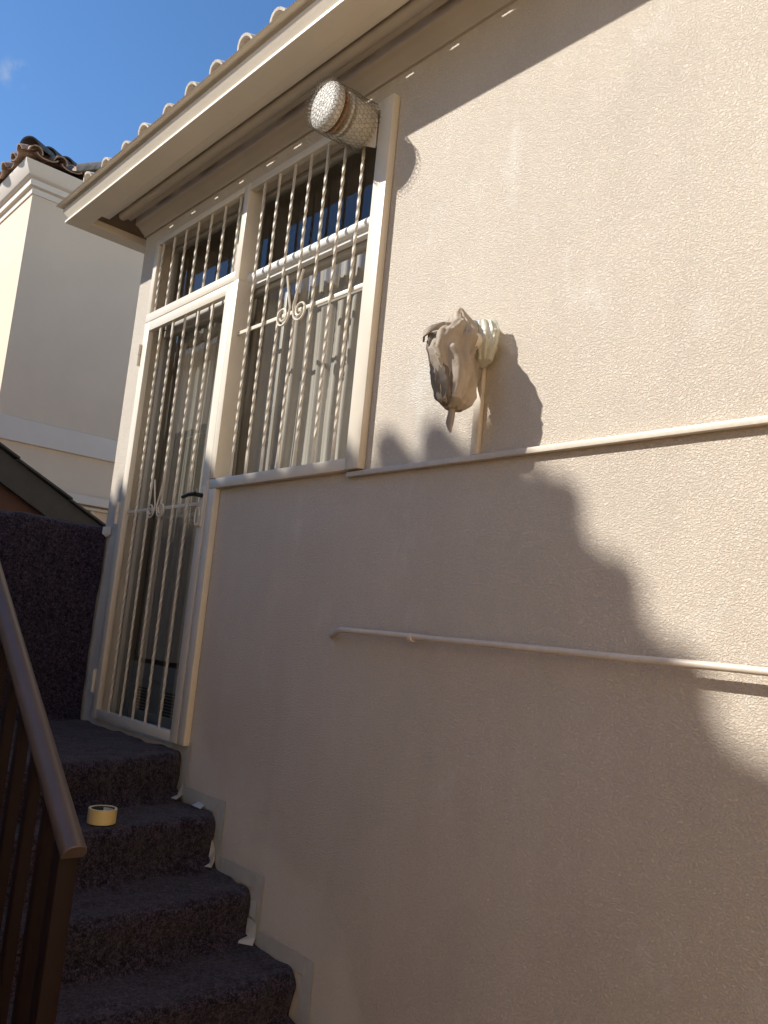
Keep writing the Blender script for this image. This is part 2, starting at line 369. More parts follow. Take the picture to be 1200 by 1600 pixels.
# --- gutter (front run, mitred return down the left side)
def place(o, z, e):
    k, t = e
    if k == 'f': return Vector((t, -o, z))
    if k == 'c': return Vector((XC-o, -o, z))
    return Vector((XC-o, t, z))
gp = [(.229, 2.110), (.326, 2.110), (.335, 2.111), (.335, 2.123), (.312, 2.126), (.308, 2.134), (.324, 2.139), (.348, 2.172), (.352, 2.180),
      (.336, 2.183), (.330, 2.197), (.376, 2.201), (.383, 2.206), (.378, 2.213), (.322, 2.214), (.322, 2.208), (.318, 2.18), (.306, 2.142), (.306, 2.122), (.238, 2.122), (.238, 2.205), (.229, 2.205)]
g = MB(); g.sweep(gp, place, [('f', XE), ('c', 0), ('s', 6.5)]); g.build('gutter', M_GUT, house, angle=25)
# soffit strip behind the gutter
g = MB(); g.box(-4.35, XE, -.2285, -.184, 2.112, 2.122, .002); g.box(-4.25, XE, -.2285, -.160, 2.142, 2.150); g.build('soffit_and_baffle', M_GUT, house)  # upper board is a hidden baffle added to stop sun at the gap
# cornice: two stepped mouldings with a narrow open joint between them
def plainx(o, z, e): return Vector((e, -o, z))
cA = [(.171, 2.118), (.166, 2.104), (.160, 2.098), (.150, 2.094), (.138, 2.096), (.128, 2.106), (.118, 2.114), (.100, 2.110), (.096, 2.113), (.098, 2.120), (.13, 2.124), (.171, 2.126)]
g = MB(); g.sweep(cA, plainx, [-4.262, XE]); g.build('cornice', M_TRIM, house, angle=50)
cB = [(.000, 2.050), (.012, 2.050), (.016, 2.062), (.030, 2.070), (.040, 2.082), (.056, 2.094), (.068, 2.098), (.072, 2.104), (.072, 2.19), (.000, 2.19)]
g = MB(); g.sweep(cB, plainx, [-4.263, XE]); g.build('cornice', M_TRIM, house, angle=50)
g = MB(); g.box(-4.25, XE, -.122, -.112, 2.151, 2.33); g.build('sun_baffle', M_SOFF, house)  # hidden strip added to block sun above the cornice joint
g = MB(); g.box(-4.489, XC-.004, -.2285, 6.4, 2.150, 2.165); g.build('soffit_board', M_SOFF, house)
# roof
g = MB()
corner = (-4.545, -.285, 2.297)
tiled_eave(g, corner, (1, 0, 0), (0, 1, 0), 28, .36, .109, r=.063)
tiled_eave(g, corner, (0, 1, 0), (1, 0, 0), 24, .36, .109, r=.063)
roof = g.build('roof', M_TILE, house, angle=50)
g = MB(); hip_row(g, (-4.545, -.285, 2.345), (1, 1, 0), 9, .255, r=.085); g.build('hip_tile', M_TILED, house, angle=50)
g = MB()
def rz(s): return 2.290-.055+.36*s
g.face([(-4.21, .05, rz(.35)), (XE, .05, rz(.35)), (XE, 2.9, rz(3.2)), (-1.36, 2.9, rz(3.2))])
g.face([(-4.21, .05, rz(.35)), (-4.21, 6.5, rz(.35)), (-1.36, 6.5, rz(3.2)), (-1.36, 2.9, rz(3.2))])
g.face([(-1.36, 2.9, rz(3.2)), (-1.36, 6.5, rz(3.2)), (XE, 6.5, rz(3.2)), (XE, 2.9, rz(3.2))])
g.build('roof_deck', M_SOFF, house, smooth=False)

# --- door: frame, leaf, panes
dr = thing('door', None, None); del dr['label']; del dr['category']; dr.parent = house
def fr(mb, x0, x1, z0, z1, t, y0, y1, b=.003):
    mb.box(x0, x0+t, y0, y1, z0, z1, b); mb.box(x1-t, x1, y0, y1, z0, z1, b)
    mb.box(x0+t, x1-t, y0+.002, y1-.002, z0, z0+t, b); mb.box(x0+t, x1-t, y0+.002, y1-.002, z1-t, z1, b)
bpy.data.objects.remove(dr)
g = MB(); fr(g, XL+.002, -3.33, ZF+.002, 1.480, .036, .06, .10); fr(g, XL+.002, -3.33, 1.485, ZH-.002, .020, .06, .10)
g.box(-3.328, -3.235, .035, .105, ZS+.003, ZH-.002, .003); g.box(-3.328, -3.275, .035, .105, ZF+.003, ZS, .003)
door = g.build('door', M_FRAME2, house)
def glaze(name, mat_, parent, x0, x1, z0, z1, y=.080):
    g = MB(); g.face([(x0, y, z0), (x1, y, z0), (x1, y, z1), (x0, y, z1)]); return g.build(name, mat_, parent, smooth=False)
glaze('pane', M_GLASSD, door, -4.021, -3.367, -.481, 1.443)
glaze('pane', M_GLASS, door, -4.037, -3.351, 1.506, 1.927)
# panel with vents low on the door
g = MB(); g.box(-3.97, -3.37, .098, .107, -.48, -.218, .003); g.box(-3.97, -3.37, .093, .098, -.295, -.286)
pn = g.build('door_panel', mat('grey_panel', (.30, .29, .26), .5), house)
for vx in (-3.88, -3.60):
    g = MB()
    for k in range(8): g.box(vx, vx+.12, 0.0935, .098, -.435+k*.014, -.428+k*.014)
    g.build('vent', M_DARKF, pn, smooth=False)
# --- window
g = MB(); fr(g, -3.233, XR-.002, ZS+.002, ZH-.002, .022, .06, .10)
g.box(-3.211, XR-.024, .065, .098, 1.462, 1.507, .003)
g.box(-2.95, -2.925, .088, .100, .624, 1.460, .002); g.box(-2.70, XR-.024, .089, .100, 1.30, 1.322, .002)
win = g.build('window', M_FRAME2, house)
glaze('pane', M_GLASS, win, -3.211, XR-.024, 1.508, 1.925)
glaze('pane', M_GLASS, win, -3.211, XR-.024, .625, 1.461)
g = MB(); g.tube([(-3.215, .034, 1.522), (XR-.003, .034, 1.522)], .025, 16); g.box(-3.215, XR-.003, .030, .059, 1.484, 1.498, .002)
g.build('blind_roll', M_WHITE, win)
g = MB(); g.box(-3.228, -3.2155, .01, .059, 1.485, 1.552, .003); g.build('roll_bracket', M_BLACK, win)
g = MB(); g.box(-3.23, XR-.003, .006, .059, ZS+.001, ZS+.012, .003)
g.build('window_sill', M_WHITE, win)

# curtains hang inside the room
def curtain(x0, x1, z0, z1, y, seed, waves, amp, gather):
    g = MB(); nx, nz = 170, 14; rows = []
    for j in range(nz+1):
        z = z0+(z1-z0)*j/nz; row = []
        for i in range(nx+1):
            u = i/nx; x = x0+(x1-x0)*u
            ph = waves*2*math.pi*u + 1.5*math.sin(5*u+seed) + .25*math.sin(3*z+seed)
            yy = y+amp*math.sin(ph)+amp*.45*math.sin(2.3*ph+seed)+.012*noise.noise(Vector((x*3, z*1.2, seed)))
            row.append(Vector((x+.006*math.sin(4*z+9*u), yy, z)))
        rows.append(row)
    g.rings(rows, closed=False, cap=False); return g
tag(curtain(-3.52, -2.25, .612, 1.60, .165, 1.0, 13, .014, 0).build('curtain', M_CURT, angle=80), 'pale sheer curtain hanging behind the barred window', 'curtain')
tag(curtain(-4.02, -3.54, -.20, 1.47, .165, 4.0, 7, .016, 0).build('curtain', M_CURT, angle=80), 'long greyish curtain hanging behind the glass of the door', 'curtain')

# ================================================================== SECURITY GATE + GRILLES
Y0, Y1 = -.030, 0.0
def twist_bar(x, z0, z1, y=-.015, a=.0047, plain=.06, pitch=.19, ph=0):
    g = MB(); n = int((z1-z0)/.008); rings = []; ang = math.pi/4+ph
    for i in range(n+1):
        z = z0+(z1-z0)*i/n
        e = min(z-z0, z1-z)
        if e > plain: ang += 2*math.pi*((z1-z0)/n)/pitch
        rr = a*1.414
        rings.append([Vector((x+rr*math.cos(ang+k*math.pi/2), y+rr*math.sin(ang+k*math.pi/2), z)) for k in range(4)])
    g.rings(rings)
    for zz in (z0+.004, z1-.004):
        t = bmesh.new(); bmesh.ops.create_icosphere(t, subdivisions=2, radius=.0085+random.uniform(-.001, .0015)); bmesh.ops.scale(t, vec=(1, .9, .6), verts=t.verts)
        bmesh.ops.translate(t, vec=(x+random.uniform(-.002, .002), y, zz), verts=t.verts); g.merge(t)
    return g
def scroll(cx, cz, y=-.036, s=1.0):
    g = MB()
    for sg in (-1, 1):
        pts = [Vector((cx+sg*.050*s, y, cz+.155*s)), Vector((cx+sg*.030*s, y, cz+.085*s)), Vector((cx+sg*.010*s, y, cz+.025*s))]
        R0 = .040*s; c0 = Vector((cx+sg*(.012*s+R0), y, cz))
        for k in range(26):
            t = k/25; rr = R0*(1-.62*t); an = math.pi + t*math.pi*2.9
            # start beside the centre line, sweep down and out, curl inward
            pts.append(Vector((c0.x+sg*rr*math.cos(an), y+.001*sg, c0.z-(-1)*rr*math.sin(an))))
        g.tube(pts, .0042*s, 6)
    return g
gate = thing('security_gate', 'cream painted steel security gate with five twisted bars and black handle', 'gate', (-3.62, 0, -.5))
g = MB(); gx0, gx1, gz0, gz1 = -4.056, -3.190, -.500, 1.500
g.box(gx0, gx0+.058, Y0, Y1-.002, gz0, gz1, .002); g.box(gx1-.058, gx1, Y0, Y1-.002, gz0, gz1, .002)
g.box(gx0+.058, gx1-.058, Y0+.001, Y1-.003, gz1-.05, gz1, .002); g.box(gx0+.058, gx1-.058, Y0+.001, Y1-.003, gz0, gz0+.042, .002)
g.build('frame', M_FRAME, gate)
GB = [-3.890, -3.760, -3.637, -3.510, -3.378]
for x in GB: twist_bar(x, gz0+.040, gz1-.048, ph=random.random()).build('bar', M_BARS, gate, angle=30)
g = MB(); g.box(gx0+.058, gx1-.058, -.012, -.004, .498, .514, .001); g.build('crossbar', M_FRAME, gate)
scroll(-3.65, .495, -.032, .95).build('scroll', M_FRAME, gate)
g = MB(); g.tube([(-3.222, -.03, .535), (-3.222, -.068, .535)], .010, 10); g.tube([(-3.222, -.066, .536), (-3.262, -.070, .537), (-3.335, -.066, .530)], [.011, .0095, .008], 10)
g.build('handle', M_BLACK, gate)
g = MB(); g.box(-3.244, -3.206, -.0345, -.0302, .40, .575, .002); g.build('lock_plate', M_FRAME, gate)
g = MB(); g.tube([(-3.235+.018*math.cos(a_), -.040, .445+.04*math.sin(a_)) for a_ in [k*2*math.pi/16 for k in range(15)]], .0035, 6); g.build('pull_ring', M_FRAME, gate)
for z in (1.33, .50, -.33):
    g = MB(); g.tube([(-4.064, -.034, z-.055), (-4.064, -.034, z-.001)], .0095, 10); g.tube([(-4.064, -.034, z+.001), (-4.064, -.034, z+.055)], .0105, 10)
    g.box(-4.090, -4.0645, -.030, -.002, z-.05, z-.004, .001); g.build('hinge', M_FRAME, gate)

grille = thing('burglar_bars', 'cream steel grille of seven long twisted bars over the window', 'window bars', (-2.66, 0, .55))
g = MB(); wx0, wx1, wz0, wz1 = -3.142, -2.186, .562, 1.955
g.box(-3.182, wx0, Y0-.004, .045, gz1+.0, wz1, .002)                     # divider post, deep
g.box(-3.182, wx0, Y0-.004, .045, .605, gz1, .002)
g.box(-3.182, -3.128, Y0, -.002, -.50, .5615, .002)                       # lower post beside the gate
g.box(wx1-.072, wx1, Y0-.004, -.002, wz0+.0005, wz1, .002)
g.box(-3.182, wx1-.072, Y0, -.002, wz0, .604, .002)
g.box(wx0, wx1-.072, Y0, -.002, wz1-.035, wz1, .002)
g.build('frame', M_FRAME, grille)
WB = [-3.041, -2.928, -2.815, -2.702, -2.587, -2.472, -2.356]
for x in WB: twist_bar(x, .603, wz1-.033, ph=random.random(), plain=.10).build('bar', M_BARS, grille, angle=30)
g = MB(); g.box(wx0, wx1-.072, -.0075, -.001, 1.246, 1.262, .001); g.build('crossbar', M_FRAME, grille)
scroll(-2.70, 1.235, -.032, 1.1).build('scroll', M_FRAME, grille)

tg = thing('fanlight_bars', 'short row of twisted cream bars above the security gate', 'window bars', (-3.62, 0, 1.5))
g = MB()
g.box(gx0, gx1+.006, Y0, -.002, 1.503, 1.548, .002)
g.box(gx0, gx0+.040, Y0+.001, -.003, 1.5485, wz1, .002); g.box(gx0+.040, gx1+.006, Y0, -.002, wz1-.030, wz1, .002)
g.build('frame', M_FRAME, tg)
for x in [-3.990, -3.868, -3.745, -3.622, -3.498, -3.370, -3.238]: twist_bar(x, 1.545, wz1-.028, ph=random.random(), plain=.035).build('bar', M_BARS, tg, angle=30)

# ================================================================== WIRE-WRAPPED LAMP
LX, LZ = -2.345, 1.885
lamp = thing('outdoor_lamp', 'weathered white ribbed drum lamp wrapped in chicken wire under the eave', 'lamp', (LX, -.03, LZ))
tiltv = Vector((0, -1, -.03)).normalized()
def lathe(mb, prof, n=40, org=Vector((LX, 0, LZ)), ax=tiltv):
    u = Vector((1, 0, 0)); v = ax.cross(u).normalized()
    rings = [[org+ax*s+u*r*math.cos(2*math.pi*k/n)+v*r*math.sin(2*math.pi*k/n) for k in range(n)] for s, r in prof]
    mb.rings(rings)
g = MB(); lathe(g, [(.03, .074), (.035, .078), (.128, .079), (.131, .074)]); g.build('housing', M_LAMP, lamp, angle=40)
g = MB()
lathe(g, [(.1315, .052), (.144, .052)]); lathe(g, [(.1445, .078), (.147, .083), (.156, .083), (.159, .078)]); lathe(g, [(.1595, .052), (.172, .052)])
g.build('ribs', M_LAMP, lamp, angle=40)
g = MB(); lathe(g, [(.1725, .078), (.175, .084), (.182, .084), (.184, .078)]); lathe(g, [(.1845, .052), (.194, .052)]); g.build('rim', M_RUST, lamp, angle=40)
g = MB(); lathe(g, [(.1945, .080), (.197, .087), (.212, .0885), (.221, .085), (.228, .074), (.2315, .055), (.233, .03), (.2335, .004)]); g.build('cap', M_LAMP, lamp, angle=60)
# chicken wire: hexagons around the drum and over the cap
g = MB(); ax = tiltv; uu = Vector((1, 0, 0)); vv = ax.cross(uu).normalized()
def wp(s, r, a_):
    r += .002*math.sin(a_*7+s*60); return Vector((LX, 0, LZ))+ax*s+uu*r*math.cos(a_)+vv*r*math.sin(a_)
NA = 34; H = .0185; rr_ = .0925
def seg(p, q_): g.tube([p, q_], .00075, 4, cap=False)
for j in range(12):
    s = .025+j*H
    for i in range(NA):
        a0 = (i+(j % 2)*.5)*2*math.pi/NA; a1 = a0+math.pi/NA; am = a0-math.pi/NA
        p = wp(s, rr_, a0)
        seg(p, wp(s+H*.45, rr_, a0))
        seg(wp(s+H*.45, rr_, a0), wp(s+H, rr_, a1)); seg(wp(s+H*.45, rr_, a0), wp(s+H, rr_, am))
s_end = .0205+12*H-.007
for j, (rad, ss) in enumerate([(.088, s_end), (.073, s_end+.001), (.056, s_end+.002), (.038, s_end+.003), (.020, s_end+.0035)]):
    nn = [32, 26, 19, 12, 6][j]
    for i in range(nn):
        a0 = (i+(j % 2)*.5)*2*math.pi/nn
        seg(wp(ss-.001, rad, a0), wp(ss, rad-.008, a0+.03))
        seg(wp(ss, rad-.008, a0+.03), wp(ss+.001, rad-.017, a0+math.pi/nn)); seg(wp(ss, rad-.008, a0+.03), wp(ss+.001, rad-.017, a0-math.pi/nn))
g.build('wire_mesh', M_WIRE, lamp, smooth=False)
g = MB(); g.tube([(LX, .07, LZ), (LX, -.032, LZ)], .035, 16); g.build('mount', M_FRAME, lamp)
g = MB()
for xx in (0,):
    pts = [(-2.262, 1.88), (-2.262, 1.765), (-2.345, 1.81), (-2.345, 1.85)]
    g.rings([[Vector((x, y, z)) for x, z in pts] for y in (-.040, -.0365)])
g.build('bracket', M_FRAME, lamp, smooth=False)

# ================================================================== RAG-WRAPPED FIXTURE
bag = thing('wrapped_wall_light', 'wall light bundled in paint-stained rags with a dangling torn end', 'wrapped light', (-1.65, 0, .9))
def lump(levels, n=84, seed=0, amp=.012, fold=.012, nf=5, sub=10):
    """levels: (x,y,z,rx,ry,rot) down an axis; folds run down the cloth"""
    pts = []
    for i in range(len(levels)-1):
        for k in range(sub):
            t = k/sub; t2 = t*t*(3-2*t)*.5+t*.5
            pts.append([a*(1-t2)+b*t2 for a, b in zip(levels[i], levels[i+1])])
    pts.append(list(levels[-1]))
    rings = []
    for li, (x, y, z, rx, ry, ro) in enumerate(pts):
        r = []
        for k in range(n):
            a_ = 2*math.pi*k/n
            f = math.sin(nf*a_+2.2*math.sin(z*9+seed)+seed)*.6 + .5*math.sin((nf*2+1)*a_+seed*2+z*14)
            f = (abs(f)**.8)*(1 if f > 0 else -1)
            nn = noise.noise(Vector((math.cos(a_)*1.7, math.sin(a_)*1.7, z*9+seed*5)))
            nn2 = noise.noise(Vector((math.cos(a_)*4, math.sin(a_)*4, z*26+seed*3)))
            lim = min(rx, ry)/.05
            rg = 1-abs(noise.noise(Vector((math.cos(a_)*2.6+seed, math.sin(a_)*2.6, z*8-a_*.8)))*3.2)
            rg = max(-.2, rg)**3 if rg > 0 else -.05
            d = (fold*f*.8+amp*1.6*nn+amp*.3*nn2+.008*rg)*min(1, lim)
            px, py = (rx+d)*math.cos(a_), (ry+d)*math.sin(a_)
            r.append(Vector((x+px*math.cos(ro)-py*math.sin(ro), y+px*math.sin(ro)+py*math.cos(ro), z+.35*d)))
        rings.append(r)
    g = MB(); g.rings(rings); return g
# body of rag
g = lump([(-1.640, -.150, .960, .006, .006, 0), (-1.640, -.152, .935, .022, .024, 0), (-1.632, -.155, .895, .045, .050, .3), (-1.625, -.175, .850, .060, .085, .3), (-1.618, -.190, .800, .055, .078, .2),
          (-1.608, -.180, .740, .052, .068, .2), (-1.605, -.175, .690, .048, .060, .1), (-1.603, -.178, .655, .042, .050, 0), (-1.602, -.180, .637, .022, .026, 0), (-1.602, -.182, .634, .004, .004, 0)], seed=2.1, nf=4)
g.build('rag', M_RAG, bag, angle=70)
g = lump([(-1.640, -.222, .868, .006, .004, .2), (-1.640, -.224, .850, .036, .030, .2), (-1.634, -.226, .815, .040, .034, .2), (-1.622, -.222, .760, .034, .030, .1), (-1.612, -.215, .700, .034, .030, 0), (-1.606, -.208, .660, .030, .026, 0), (-1.603, -.205, .642, .012, .012, 0)], seed=5.3, nf=3, fold=.009)
g.build('dark_rag', M_RAG2, bag, angle=70)
g = lump([(-1.604, -.190, .660, .014, .012, 0), (-1.603, -.190, .630, .011, .009, 0), (-1.606, -.190, .600, .013, .008, 0), (-1.602, -.192, .580, .008, .005, 0), (-1.598, -.192, .568, .003, .002, 0)], seed=1, n=14, amp=.003, fold=.003, nf=2)
g.build('torn_end', M_RAG, bag, angle=70)
g = MB(); g.rings([[Vector(p)+Vector((0, 0, dz)) for dz in (0, .018)]+[Vector(p)+Vector((.004, .005, dz)) for dz in (.018, 0)] for p in [(-1.690, -.245, .838), (-1.665, -.268, .842), (-1.630, -.272, .850), (-1.600, -.255, .858), (-1.590, -.235, .860)]])
g.build('strap', M_RAG, bag, angle=70)
g = MB(); g.tube([(-1.655, .0, .885), (-1.645, -.06, .885), (-1.635, -.14, .87)], [.030, .026, .024], 14); g.build('arm', M_FRAME, bag)
g = lump([(-1.655, -.045, .962, .008, .006, 0), (-1.655, -.045, .950, .045, .028, 0), (-1.652, -.045, .915, .058, .036, 0), (-1.650, -.046, .870, .050, .038, 0), (-1.652, -.040, .830, .034, .026, 0), (-1.655, -.035, .815, .010, .008, 0)], seed=8.8, nf=6, fold=.008, amp=.008)
g.build('plastic_bag', M_PLAST, bag, angle=60)
g = lump([(-1.640, -.10, .935, .008, .03, 0), (-1.640, -.10, .915, .030, .055, 0), (-1.636, -.10, .870, .036, .065, 0), (-1.632, -.105, .81, .030, .055, 0), (-1.625, -.115, .74, .022, .04, 0), (-1.622, -.13, .70, .005, .012, 0)], seed=3.9, nf=3)
g.build('rag', M_RAG, bag, angle=70)

for ch in bag.children:
    if ch.name.split('.')[0] in ('rag', 'dark_rag', 'torn_end', 'strap'): ch.location = ch.location+Vector((-.046, .043, .023))
g = MB(); g.box(-1.688, -1.660, -.018, -.001, .5575, .835, .003)
tag(g.build('cable_trunking', M_TRUNK), 'short vertical cream trunking running down from the rag-wrapped light', 'cable cover')
g = MB(); g.box(-2.262, XE-.01, -.022, -.001, .539, .5565, .002)
tag(g.build('cable_trunking', M_TRUNK), 'long horizontal cream trunking running across the wall from the window corner', 'cable cover')

# painted rail along the wall
pr = thing('wall_rail', 'thin cream rail fixed along the shaded wall with a bent end', 'handrail', (-1.4, 0, 0))
g = MB(); P = [(-2.268, -.0, -.008), (-2.262, -.012, -.006), (-2.20, -.034, .012), (-2.18, -.0385, .0165), (-2.16, -.040, .017)] + [(-2.1+.2*i, -.040+.0008*math.sin(i*1.9), .0172-(i*.2+.06)*.0085+.0007*math.sin(i*2.3)) for i in range(20)]
g.tube(P, .0092, 12); g.build('pipe', M_TRUNK, pr)
for x in (-1.845, .3, 1.5):
    g = MB(); g.tube([(x-.007, -.040, .0145-(x+2.16)*.0085+.0), (x+.007, -.040, .0145-(x+2.16)*.0085)], .0135, 12); g.box(x-.005, x+.005, -.034, -.001, .010-(x+2.16)*.0085, .020-(x+2.16)*.0085, .001)
    g.build('bracket', M_TRUNK, pr)

# ================================================================== STAIRS UNDER A BLANKET
treads = [(-.535, -3.150, .25), (-.715, -2.845, .13), (-.898, -2.560, .08), (-1.075, -2.265, .0), (-1.250, -1.965, 0), (-1.430, -1.66, 0)]
g = MB(); YW = -.004; YE = -1.75
for i, (z, xr, k) in enumerate(treads):
    xl = -4.28 if i == 0 else treads[i-1][1]-.25
    g.box(xl, xr-.06, YE, YW-.02, -2.99, z-.035)
structure(g.build('stairs', M_CONC, smooth=False))
# blanket profile (x, z) with rounded nosings and sagging corners
prof = []
x = -4.19; zprev = None
def arc(cx, cz, r, a0, a1, n):
    return [(cx+r*math.cos(a0+(a1-a0)*i/n), cz+r*math.sin(a0+(a1-a0)*i/n)) for i in range(n+1)]
for i, (z, xr, k) in enumerate(treads):
    xs = -4.195 if i == 0 else treads[i-1][1]+.012
    r1 = .028; r2 = .035
    segs = []
    if i == 0: segs += [(xs, z)]
    else: segs += arc(xs+r1-.008, z+r1, r1, math.pi, 1.5*math.pi, 5)
    x_end = xr-r2
    nseg = max(3, int((x_end-segs[-1][0])/.02)); xs_ = segs[-1][0]
    segs += [(xs_+(x_end-xs_)*t/nseg, z) for t in range(1, nseg)]
    segs += arc(xr-r2, z-r2, r2, math.pi/2, -.12, 8)
    zn = treads[i+1][0] if i+1 < len(treads) else -1.615
    za = segs[-1][1]; nv = 6
    segs += [(xr-.004*t-.001, za+(zn+.03-za)*t/nv) for t in range(1, nv)]
    prof += [(px, pz, i) for px, pz in segs]
g = MB(); rows = []; ny = 90
for j in range(ny+1):
    y = -.006+(YE+.006)*j/ny; row = []
    for px, pz, i in prof:
        k = treads[i][2]; kp = treads[i-1][2] if i else 0
        z, xr, _ = treads[i]; xl = -4.195 if i == 0 else treads[i-1][1]
        t = min(1, max(0, (px-xl)/(xr-xl)))
        yy = min(1.0, -y)
        X = px+(kp*(1-t)+k*t)*yy - (kp if i else 0)*0
        n1 = noise.noise(Vector((X*5, y*5, pz*5))); n2 = noise.noise(Vector((X*16+7, y*16, pz*16))); n3 = noise.noise(Vector((X*2.2+3, y*9, pz*1.5+4)))
        dz = .011*n1+.008*n2; dx = .016*n3+.010*n2+.008*n1
        if i: pass
        edge = max(0, 1-(-y)/.05)
        nose = max(0, 1-abs(px-xr)/.05)
        row.append(Vector((X+dx-edge*nose*.02, y, pz+dz-edge*nose*.012)))
    rows.append(row)
g.rings(rows, closed=False, cap=False)
tag(g.build('stair_blanket', M_FELT, angle=75), 'dark speckled felt blanket draped down the stairs', 'drop cloth')
# parapet wall at the head of the stairs, blanket hung over it
g = MB(); g.box(-4.40, -4.235, -1.75, -.03, -2.99, .405, .01)
tag(g.build('parapet_wall', M_WALL, smooth=False), 'low cream parapet wall at the head of the stairs, hidden under felt', 'wall')
g = MB(); pp = [(-4.193, -.545)] + [(-4.205-.008*t/14, -.52+(.40+.52)*t/14) for t in range(0, 15)]
pp += arc(-4.258, .400, .045, 0, math.pi/2, 7)[1:]
pp += [(-4.258-.02*t, .446) for t in range(1, 7)] + arc(-4.39, .40, .045, math.pi/2, math.pi, 6) + [(-4.438, .40-.05*t) for t in range(1, 12)]
rows = []
for j in range(81):
    y = -.012-1.75*j/80; row = []
    for px, pz in pp:
        n1 = noise.noise(Vector((px*4, y*4, pz*2.5+9))); n2 = noise.noise(Vector((px*13, y*13, pz*9)))
        row.append(Vector((px+.014*n1+.005*n2+(.010*math.sin(y*11+pz*2)) * (1 if px > -4.25 else -.4), y+(.006*n2 if j == 0 else 0), pz+(.008*n1+.004*n2)*(1 if pz > .3 else .3))))
    rows.append(row)
g.rings(rows, closed=False, cap=False)
tag(g.build('parapet_blanket', M_FELT, angle=75), 'dark speckled felt blanket hung over the low wall beside the gate', 'drop cloth')

bw = thing('sky_blocker_wall', 'low cream wall with coping behind the viewer, added to block low sky light', 'wall', (0, -3.3, -3))  # unseen wall added to darken the lower wall by hiding sky
g = MB(); g.box(-4.37, 1.2, -3.45, -3.25, -3, .75); g.build('wall', M_WALL2, bw, smooth=False)
g = MB(); g.box(-4.37, 1.2, -3.48, -3.22, 0.752, .80, .008); g.build('coping', M_BAND, bw)
cw = thing('bounce_house', 'unseen cream house added to the right of the viewer to bounce warm sunlight', 'house', (6, -5, -3))  # added out of view as a warm reflector for the shaded wall
g = MB(); g.box(1.90, 11, -11, -.003, -3, 3.4); g.build('wall', M_WALL3, cw, smooth=False)
g = MB(); g.box(1.60, 1.898, -11, -.4, 3.36, 3.50, .01); g.build('gutter', M_GUT, cw)
g = MB(); tiled_eave(g, (1.62, -11, 3.56), (0, 1, 0), (1, 0, 0), 45, .35, .1, Lmax=1.2, hip=False); g.build('roof', M_TILE2, cw, angle=50)
for wy in (-8.6, -5.6):
    g = MB()
    for a_, b_, c_, d_ in ((wy, wy+1.2, -.4, -.34), (wy, wy+1.2, .84, .9), (wy, wy+.06, -.339, .839), (wy+1.14, wy+1.2, -.339, .839), (wy+.57, wy+.63, -.339, .839)): g.box(1.85, 1.899, a_, b_, c_, d_, .003)
    wn = g.build('window', M_WHITE, cw)
    g = MB(); g.box(1.885, 1.895, wy+.05, wy+1.15, -.35, .85); g.build('pane', M_BLACK, wn, smooth=False)
# ================================================================== MASKING TAPE
GT = 'masking tape strips along the stairs'
def strip(x0, x1, z0, z1, label, seed=0, y=-.0035, mat_=M_TAPE, name='masking_tape'):
    g = MB(); vertical = (z1-z0) > (x1-x0); n = 16; rings = []
    for i in range(n+1):
        t = i/n; e = .0015*noise.noise(Vector((i*.7, seed, 0))); e2 = .0015*noise.noise(Vector((i*.7, seed+9, 3)))
        lift = .0012*abs(noise.noise(Vector((i*.5, seed*3, 1))))
        tear = .006*noise.noise(Vector((seed, 1.3, 7)))*(1 if i in (0, n) else 0)
        if vertical:
            z = z0+(z1-z0)*t+tear; a_ = Vector((x0+e, y-lift, z)); b_ = Vector((x1+e2, y-lift*1.5, z+tear))
        else:
            x = x0+(x1-x0)*t+tear; a_ = Vector((x, y-lift, z0+e)); b_ = Vector((x+tear, y-lift*1.5, z1+e2))
        rings.append([a_, b_, b_+Vector((0, .0008, 0)), a_+Vector((0, .0008, 0))])
    g.rings(rings)
    return tag(g.build(name, mat_, smooth=False), label, 'tape', GT)
strip(-3.125, -3.108+.0, -.0, .0, '') if False else None
strip(-3.27, -3.150, -.532, -.482, 'short level strip of grey tape just under the gate corner', 1)
strip(-3.165, -3.112, -.705, -.480, 'upright strip of grey tape beside the topmost riser', 2, y=-.0050)
strip(-3.135, -2.850, -.706, -.655, 'level strip of grey tape above the second tread from the top', 3, y=-.0065)
strip(-2.862, -2.808, -.885, -.653, 'upright strip of grey tape beside the second riser from the top', 4, y=-.0050)
strip(-2.835, -2.555, -.898, -.846, 'level strip of grey tape above the third tread from the top', 5, y=-.0065)
strip(-2.567, -2.512, -1.065, -.845, 'upright strip of grey tape beside the third riser, patched with torn scraps', 6, y=-.0050)
strip(-2.540, -2.240, -1.073, -1.019, 'level strip of grey tape above the fourth tread from the top', 7, y=-.0065)
strip(-2.252, -2.197, -1.245, -1.017, 'upright strip of grey tape beside the fourth riser, lowest in the photo', 8, y=-.0050)
strip(-2.225, -1.93, -1.250, -1.197, 'level strip of grey tape at the bottom edge, lowest in the photo', 9, y=-.0065)
def scrap(pts, label):
    g = MB(); vs = [Vector(p) for p in pts]; off = Vector((.0006, -.0012, .0004))
    g.rings([[p for p in vs], [p+off for p in vs]])
    return tag(g.build('tape_scrap', M_TAPEW, smooth=False), label, 'tape scrap', 'torn tape scraps on the felt')
scrap([(-3.150, -.006, -.655), (-3.128, -.008, -.640), (-3.118, -.012, -.690), (-3.105, -.045, -.703), (-3.150, -.060, -.700), (-3.150, -.016, -.69)], 'torn tape scrap hanging at the foot of the topmost riser')
scrap([(-2.995, -.008, -.690), (-2.945, -.008, -.695), (-2.930, -.035, -.704), (-2.990, -.038, -.700)], 'small square tape scrap midway along the second tread')
